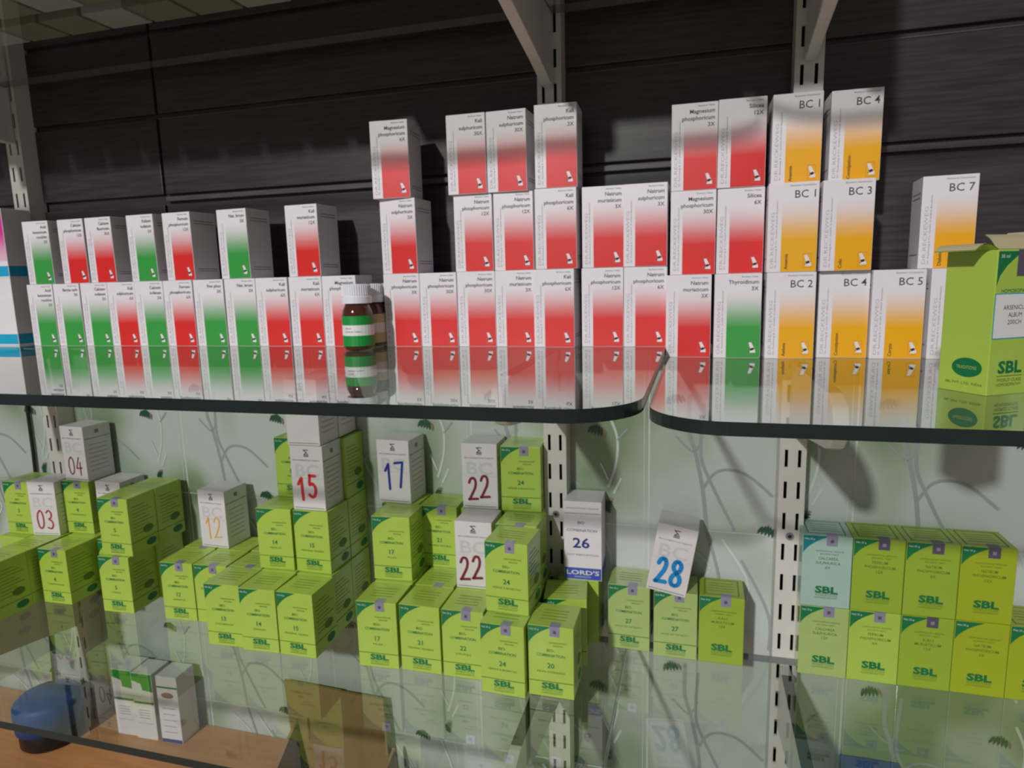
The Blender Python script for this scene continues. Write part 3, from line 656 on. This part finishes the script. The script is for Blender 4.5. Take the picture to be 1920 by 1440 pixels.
def marker_carton(num, mk, x, y, z, yaw, label, tx=0.25, tz=0.24, hh=0.24, thick=0.0026, tilt=0.0, plain=None, roll=0.0, sp=1.0):
    r = root('numbered_carton', (x, y, z), math.radians(yaw), label=label, cat='medicine box', group='white cartons with marker numbers')
    if roll: r.rotation_euler = (0, roll, math.radians(yaw))
    link('carton_body', body(WW, WD, WH, 'card2'), r)
    b = MB(); glyph_logo(b, WW*0.5, WH-0.0100)
    b.text('BIOCOMBINATION TABLETS', WW*0.5, WH-0.0178, 0.0024, 'inkm', 2*E, 'C', wid=WW*0.82)
    if plain: b.text(plain, WW*0.5, WH-0.0250, 0.0040, 'ink', 2*E, 'C', bold=0.02)
    else:
        b.text('BC', WW*0.5, WH*0.53, 0.0205, 'pale', E, 'C', bold=0.02, wid=WW*0.72)
        b.rect(0.001, WW-0.001, WH*0.50, WH*0.504, 'inkl', E)
    b.rect(0.002, WW-0.002, 0.0022, 0.0029, 'greent', 2*E)
    X = WW+0.0002
    for k in range(7): b.face([(X, 0.006, 0.014+k*0.006), (X, WD-0.008, 0.014+k*0.006), (X, WD-0.008, 0.0146+k*0.006), (X, 0.006, 0.0146+k*0.006)], 'inkm')
    b.face([(X, 0.001, WH-0.0185), (X, WD-0.001, WH-0.0185), (X, WD-0.001, WH-0.0178), (X, 0.001, WH-0.0178)], 'greent')
    b.face([(X, 0.018, WH-0.0120), (X, 0.024, WH-0.0120), (X, 0.024, WH-0.0065), (X, 0.018, WH-0.0065)], 'inkm')
    b.build('lettering', r)
    if num:
        d = MB(); dw = WW*0.30
        for k, ch in enumerate(num):
            for st in DIG[ch]:
                pts = [(WW*tx+k*dw*1.12*sp+p[0]*dw, WH*(tz+0.05*k*tilt)+p[1]*WH*hh) for p in st]
                d.ribbon(arc_pts(pts) if ch not in '147' else pts, thick, mk, 4*E)
        d.build('marker_number', r)
    return r
B = marker_carton
B('03', 'crim', -0.7700, 0.0020, Z1, 7, 'white carton with crimson handwritten 03', tx=.20, tz=.13, hh=.34, thick=.0022)
B('04', 'maroon', -0.7240, 0.0235, Z2+0.0002, -3, 'white carton with dark handwritten 04, on a lime carton at left', tx=.20, tz=.12, hh=.32, thick=.0018)
B('', None, -0.6740, 0.0240, Z1, 0, 'white carton without number, mostly hidden behind the upper 5 carton')
B('12', 'orange', -0.5000, 0.0190, Z1, -2, 'white carton with amber handwritten 12', tx=.17, tz=.16, hh=.36, thick=.0017, tilt=.3)
B('15', 'redm', -0.3290, -0.0190, Z2, 1, 'white carton with bold red handwritten 15', tx=.14, tz=.16, hh=.34, thick=.0036, tilt=1)
B('', None, -0.3320, -0.0170, Z2+WH+0.0004, 1, 'white carton on top of the red 15 carton, just under the glass', plain='R.M.S')
B('', None, -0.3320, 0.0265, Z2+WH+0.0004, 1, 'white carton at the back just under the glass, behind its twin', plain='R.M.S')
B('17', 'bluem', -0.2400, 0.0260, Z2, -2, 'white carton with blue handwritten 17', tx=.18, tz=.22, hh=.40, thick=.0030, tilt=.8)
B('22', 'maroon', -0.1320, 0.0260, Z2, 2, 'white carton with maroon handwritten 22, upper one', tx=.16, tz=.13, hh=.34, thick=.0030, tilt=.8)
B('22', 'maroon', -0.1262, -0.0200, Z1, 1, 'white carton with maroon handwritten 22, lower one half hidden by a 24', tx=.10, tz=.12, hh=.34, thick=.0030, tilt=.6)
B('28', 'cyan', 0.0795, 0.0190, Z1+0.0010+0.0010, -2, 'white carton with sky blue 28, tilted on top of the 27 cartons', tx=.16, tz=.14, hh=.36, thick=.0048, roll=math.radians(9.5), sp=1.05)
# purple printed 26 carton
r = root('numbered_carton', (-0.0125, 0.0262, Z1), math.radians(2), label='white and purple carton printed 26 with a blue base band', cat='medicine box')
wd, dp, ht = 0.0425, 0.0425, 0.0925
link('carton_body', body(wd, dp, ht, 'card'), r)
b = MB(); b.rect(0.0006, wd-0.0006, 0.0008, 0.0145, 'blueband', E); b.text("LORD'S", wd*0.5, 0.0065, 0.0072, 'lwhite', 2*E, 'C', bold=0.02, wid=0.037); b.text('HOMOEOPATHIC', wd*0.5, 0.0030, 0.0024, 'lwhite', 2*E, 'C')
b.text('HOMOEOPATHIC MEDICINE', wd*0.5, ht-0.0085, 0.0026, 'inkm', 2*E, 'C', wid=0.036); b.rect(0.001, wd-0.001, ht-0.0140, ht-0.0134, 'inkm', E)
b.text('BIO', wd*0.46, ht-0.0260, 0.0048, 'navy', 2*E); b.text('COMBINATION', wd*0.48, ht-0.0350, 0.0044, 'navy', 2*E, wid=0.034); b.text('26', wd*0.46, ht-0.0540, 0.0165, 'navy', 2*E, bold=0.02, wid=0.019)
b.text('EASY PARTURITION', wd*0.5, ht-0.0635, 0.0032, 'inkm', 2*E, wid=0.035)
b.face([(wd+.0002, .001, .001), (wd+.0002, dp-.001, .001), (wd+.0002, dp-.001, .0145), (wd+.0002, .001, .0145)], 'blueband')
b.build('lettering', r)

# ------------------------------------------------------------------ big lime carton on the right upper shelf
ang = math.atan2(-0.18772+0.20272, 0.32971-0.30316)
r = root('dilution_carton', (0.3032, -0.2027, ZR), math.radians(31), label='tall open lime carton in front of the amber cartons at the right frame edge', cat='medicine box')
wd, dp, ht = 0.0345, 0.0345, 0.0905
b = MB(); b.box(0, wd, 0, dp, 0, ht-0.0004, 'lime'); b.build('carton_body', r, bevel=0.0006)
b = MB()
b.text('SBL', wd*0.50, 0.0140, 0.0105, 'green', 2*E, 'C', bold=0.035, wid=0.0195); b.rect(wd*.2, wd*.8, 0.0118, 0.0122, 'greent', 2*E)
b.text('WORLD CLASS', wd*0.5, 0.0085, 0.0028, 'greent', 2*E, 'C', wid=0.020); b.text('HOMOEOPATHY', wd*0.5, 0.0055, 0.0028, 'greent', 2*E, 'C', wid=0.020)
pts = [(0.0006, ht-0.0015), (0.0006, ht-0.0225), (0.003, ht-0.0160), (0.008, ht-0.0100), (0.014, ht-0.0055), (0.020, ht-0.0015)]
b.front(pts, 'green', E); b.text('30 ml', 0.0025, ht-0.0055, 0.0032, 'lwhite', 2*E, 'L'); b.text('HOMOEOPATHIC', wd*0.52, ht-0.0265, 0.0032, 'green', 2*E, wid=0.026)
b.build('lettering', r)
b = MB(); b.rect(0.0002, wd-0.0004, 0.0355, 0.0635, 'cyanb', 2*E); b.rect(0.0008, wd-0.0009, 0.0361, 0.0629, 'lwhite', 3*E)
for k, t in enumerate(('ARSENICUM', 'ALBUM', '200CH')): b.text(t, wd*0.5, 0.0535-0.0045*k, 0.0040, 'ink', 4*E, 'C', wid=0.0022*len(t))
b.build('paper_label', r)
b = MB(); b.rect(wd*.46, wd*.72, ht-0.0165, ht-0.0005, 'foild', 3*E); b.build('seal_sticker', r)
b = MB(); L_ = -0.0002; n = 24       # prints on the left hand face
b.face([(L_, dp*0.42+0.0105*math.cos(2*math.pi*i/n), 0.0165+0.0062*math.sin(2*math.pi*i/n)) for i in range(n)], 'green')
fl = lambda px, pz: (L_*2, dp-px, pz)
b.text('TRADITIONS', dp-dp*0.42, 0.0155, 0.0032, 'lime3', 0, 'C', fn=fl, wid=0.014); b.text('SBL PVT. LTD. INDIA', dp-dp*0.46, 0.0055, 0.0022, 'greent', 0, 'C', fn=fl, wid=0.026)
b.build('side_print', r)
def flap(b, x0, y0, x1, y1, h, out, name):
    f_ = MB(); ox, oy = out; n = 6; prev = None
    for i in range(n+1):
        t = i/n; z = ht + 0.004*math.sin(t*math.pi*0.9) + h*t*t; k = 0.020*t
        cur = ((x0+ox*k + (x1-x0)*0.08*t, y0+oy*k + (y1-y0)*0.08*t, z), (x1+ox*k-(x1-x0)*0.08*t, y1+oy*k-(y1-y0)*0.08*t, z))
        if prev:
            f_.face([prev[0], prev[1], cur[1], cur[0]], 'cream')
            f_.face([tuple(c-(0, 0, .0005)[j] for j, c in enumerate(p)) for p in (prev[0], cur[0], cur[1], prev[1])], 'lime')
        prev = cur
    f_.build(name, r)
flap(b, 0.0, dp*0.98, 0.0, 0.0, -0.0015, (-0.75, 0), 'top_flap')
flap(b, 0.0, 0.001, wd, 0.001, 0.008, (0, 0.55), 'top_flap')
flap(b, wd, 0.0, wd, dp, 0.010, (0.6, 0), 'top_flap')

# ------------------------------------------------------------------ bottom board and what stands on it
b = MB(); b.box(-1.2, -0.4105, -0.36, WY-0.001, -0.592, -0.580, 'ply'); tag(b.build('plywood_board', bevel=0.001), 'orange brown plywood board at lower left under the glass', 'board')
b = MB(); b.box(-1.3, 1.1, -0.32, WY-0.001, -0.80, -0.775, 'tan'); tag(b.build('counter_top'), 'beige counter top low behind the glass, below the plywood board', 'counter')
for x in (-1.15, -0.46):
    b = MB(); b.box(x-0.01, x+0.01, -0.34, WY-0.004, -0.775, -0.5925, 'ply'); tag(b.build('board_support'), 'plywood upright panel under the %s end of the plywood board' % ('left' if x < -1 else 'right'), 'support')
BX = [(-0.6890, 0.0235, 'lg', 'white carton with green top, leftmost of three on the plywood board'), (-0.6520, 0.0225, 'lg', 'white carton with green top, middle of three on the plywood board'), (-0.6100, 0.0240, 'ov', 'white carton with brown oval mark, rightmost on the plywood board')]
for x, y, ty, lab in BX:
    r = root('syrup_carton', (x, y, -0.580), math.radians(3), label=lab, cat='medicine box', group='white cartons on the plywood board')
    wd, dp, ht = 0.0345, 0.036, 0.104
    link('carton_body', body(wd, dp, ht, 'card'), r); b = MB()
    if ty == 'lg':
        b.front([(0.0005, ht-0.0005), (0.0005, ht-0.012), (wd*.45, ht-0.016), (wd*.5, ht-0.026), (wd-.0006, ht-0.028), (wd-.0006, ht-0.0005)], 'lgreen', E)
        b.rect(0.0005, wd-.0005, ht*.54, ht*.575, 'green', E); b.rect(0.004, wd-.004, ht*.24, ht*.245, 'inkm', E)
        for k in range(4): b.rect(0.008, wd-.008, ht*(.32+.04*k), ht*(.328+.04*k), 'inkm', E)
    else:
        b.rect(0.0005, wd-.0005, ht-0.018, ht-0.0155, 'green', E); b.rect(0.0005, wd-.0005, 0.0005, 0.006, 'navy', E)
        b.front([(wd*.5+0.010*math.cos(t*math.pi/10), ht*.72+0.0045*math.sin(t*math.pi/10)) for t in range(20)], 'leafr', E)
        for k in range(5): b.rect(0.007, wd-.007, ht*(.16+.09*k), ht*(.168+.09*k), 'inkm', E)
    b.build('printed_front', r)
r = root('plastic_tub', (-0.778, -0.006, -0.580), label='round black tub with a domed blue lid on the plywood board', cat='tub')
b = MB(); b.lathe([(0, 0.0005), (0.037, 0.0005), (0.040, 0.004), (0.0405, 0.032), (0.039, 0.034), (0, 0.034)], 0, 0, 'blackp', n=40); b.build('tub_body', r, smooth=True, merge=True)
b = MB(); b.lathe([(0.0400, 0.027), (0.0435, 0.027), (0.0445, 0.055), (0.0430, 0.064), (0.038, 0.069), (0.020, 0.071), (0, 0.072)], 0, 0, 'blue', n=40); b.build('lid', r, smooth=True, merge=True)
# open cardboard carton
r = root('cardboard_carton', (-0.3450, 0.052, -0.775), label='open brown cardboard carton leaning by the tiles right of the plywood board', cat='carton')
def sheet(nm, pts, th=0.004):
    q = MB(); p0, p1 = Vector(pts[0]), Vector(pts[1]); n_ = (Vector(pts[1])-Vector(pts[0])).cross(Vector(pts[-1])-Vector(pts[0])).normalized()*th
    A_ = [Vector(p) for p in pts]; B_ = [p+n_ for p in A_]
    q.face(A_[::-1], 'kraft'); q.face(B_, 'kraft')
    for i in range(len(A_)): q.face([A_[i], A_[(i+1) % len(A_)], B_[(i+1) % len(A_)], B_[i]], 'kraft')
    q.build(nm, r)
sheet('back_panel', [(-0.0600, 0.012, 0), (0.012, 0.008, 0), (0.012, 0.008, 0.297), (-0.078, 0.012, 0.297)])
sheet('back_panel', [(0.0125, 0.006, 0), (0.092, 0.002, 0), (0.078, 0.006, 0.296), (0.0125, 0.006, 0.297)])
sheet('side_flap', [(-0.060, 0.006, 0.0), (-0.052, -0.120, 0.0), (-0.052, -0.120, 0.170), (-0.060, 0.006, 0.240)])
sheet('side_flap', [(0.092, -0.130, 0.0), (0.094, -0.002, 0.0), (0.090, -0.002, 0.230), (0.092, -0.130, 0.180)])
sheet('bottom_panel', [(-0.050, -0.125, 0.001), (0.090, -0.125, 0.001), (0.090, 0.002, 0.001), (-0.050, 0.002, 0.001)])
sheet('front_flap', [(-0.050, -0.128, 0.0), (0.090, -0.128, 0.0), (0.090, -0.165, 0.150), (-0.050, -0.165, 0.150)])
r = root('blue_carton', (0.290, 0.020, -0.775), label='blue carton whose top edge just shows at the bottom right', cat='carton')
b = MB(); b.box(0, 0.060, 0, 0.045, 0, 0.310, 'blueband'); b.build('carton_body', r, bevel=0.001)

# hanging cable
P_ = arc_pts([(-0.8335, -0.006), (-0.8345, -0.05), (-0.8350, -0.11), (-0.8362, -0.19), (-0.8450, -0.32), (-0.8530, -0.46), (-0.8600, -0.56), (-0.8620, -0.5795)])
b = MB()
for (xa, za), (xb, zb_) in zip(P_, P_[1:]):
    for i in range(8):
        a0, a1 = i*math.pi/4, (i+1)*math.pi/4; rr = 0.0024
        f = lambda x, z, a: (x+rr*math.cos(a), WY-0.0045+rr*math.sin(a), z)
        b.face([f(xa, za, a0), f(xa, za, a1), f(xb, zb_, a1), f(xb, zb_, a0)], 'dark')
tag(b.build('hanging_cable', smooth=True, merge=True), 'thin dark cable hanging down the tiles left of the left upright', 'cable')

# ------------------------------------------------------------------ cartons lying on the overhead shelf
oi = 0
random.seed(3)
def lying(x, y, wd, dp, ht, mk, lab):
    b = MB(); b.box(0, wd, 0, dp, 0, ht, mk); o = b.build('stored_carton', bevel=0.001); o.location = (x, y, 0.3483)
    tag(o, lab, 'box', 'cartons on the overhead glass shelf')
rows = [(-0.090, 0.040), (-0.150, 0.044), (-0.210, 0.044)]
xo = -0.875; col_i = 0
while xo < -0.30:
    for ri, (yy, dp) in enumerate(rows):
        lying(xo+(0.0, 0.028, 0.0)[ri], yy, 0.051, dp, 0.19, ('tan', 'card2', 'tan')[(col_i+ri) % 3], 'small carton on the overhead shelf, %s column from left, %s row from wall' % (ordn[col_i], ordn[ri]))
    xo += 0.056; col_i += 1
lying(-0.235, -0.215, 0.185, 0.17, 0.20, 'tan', 'large tan carton on the overhead shelf left of the middle upright')
lying(-0.04, -0.205, 0.135, 0.16, 0.20, 'card2', 'large pale carton on the overhead shelf over the middle upright')
lying(0.108, -0.195, 0.115, 0.15, 0.20, 'tan', 'large tan carton on the overhead shelf over the top amber cartons')
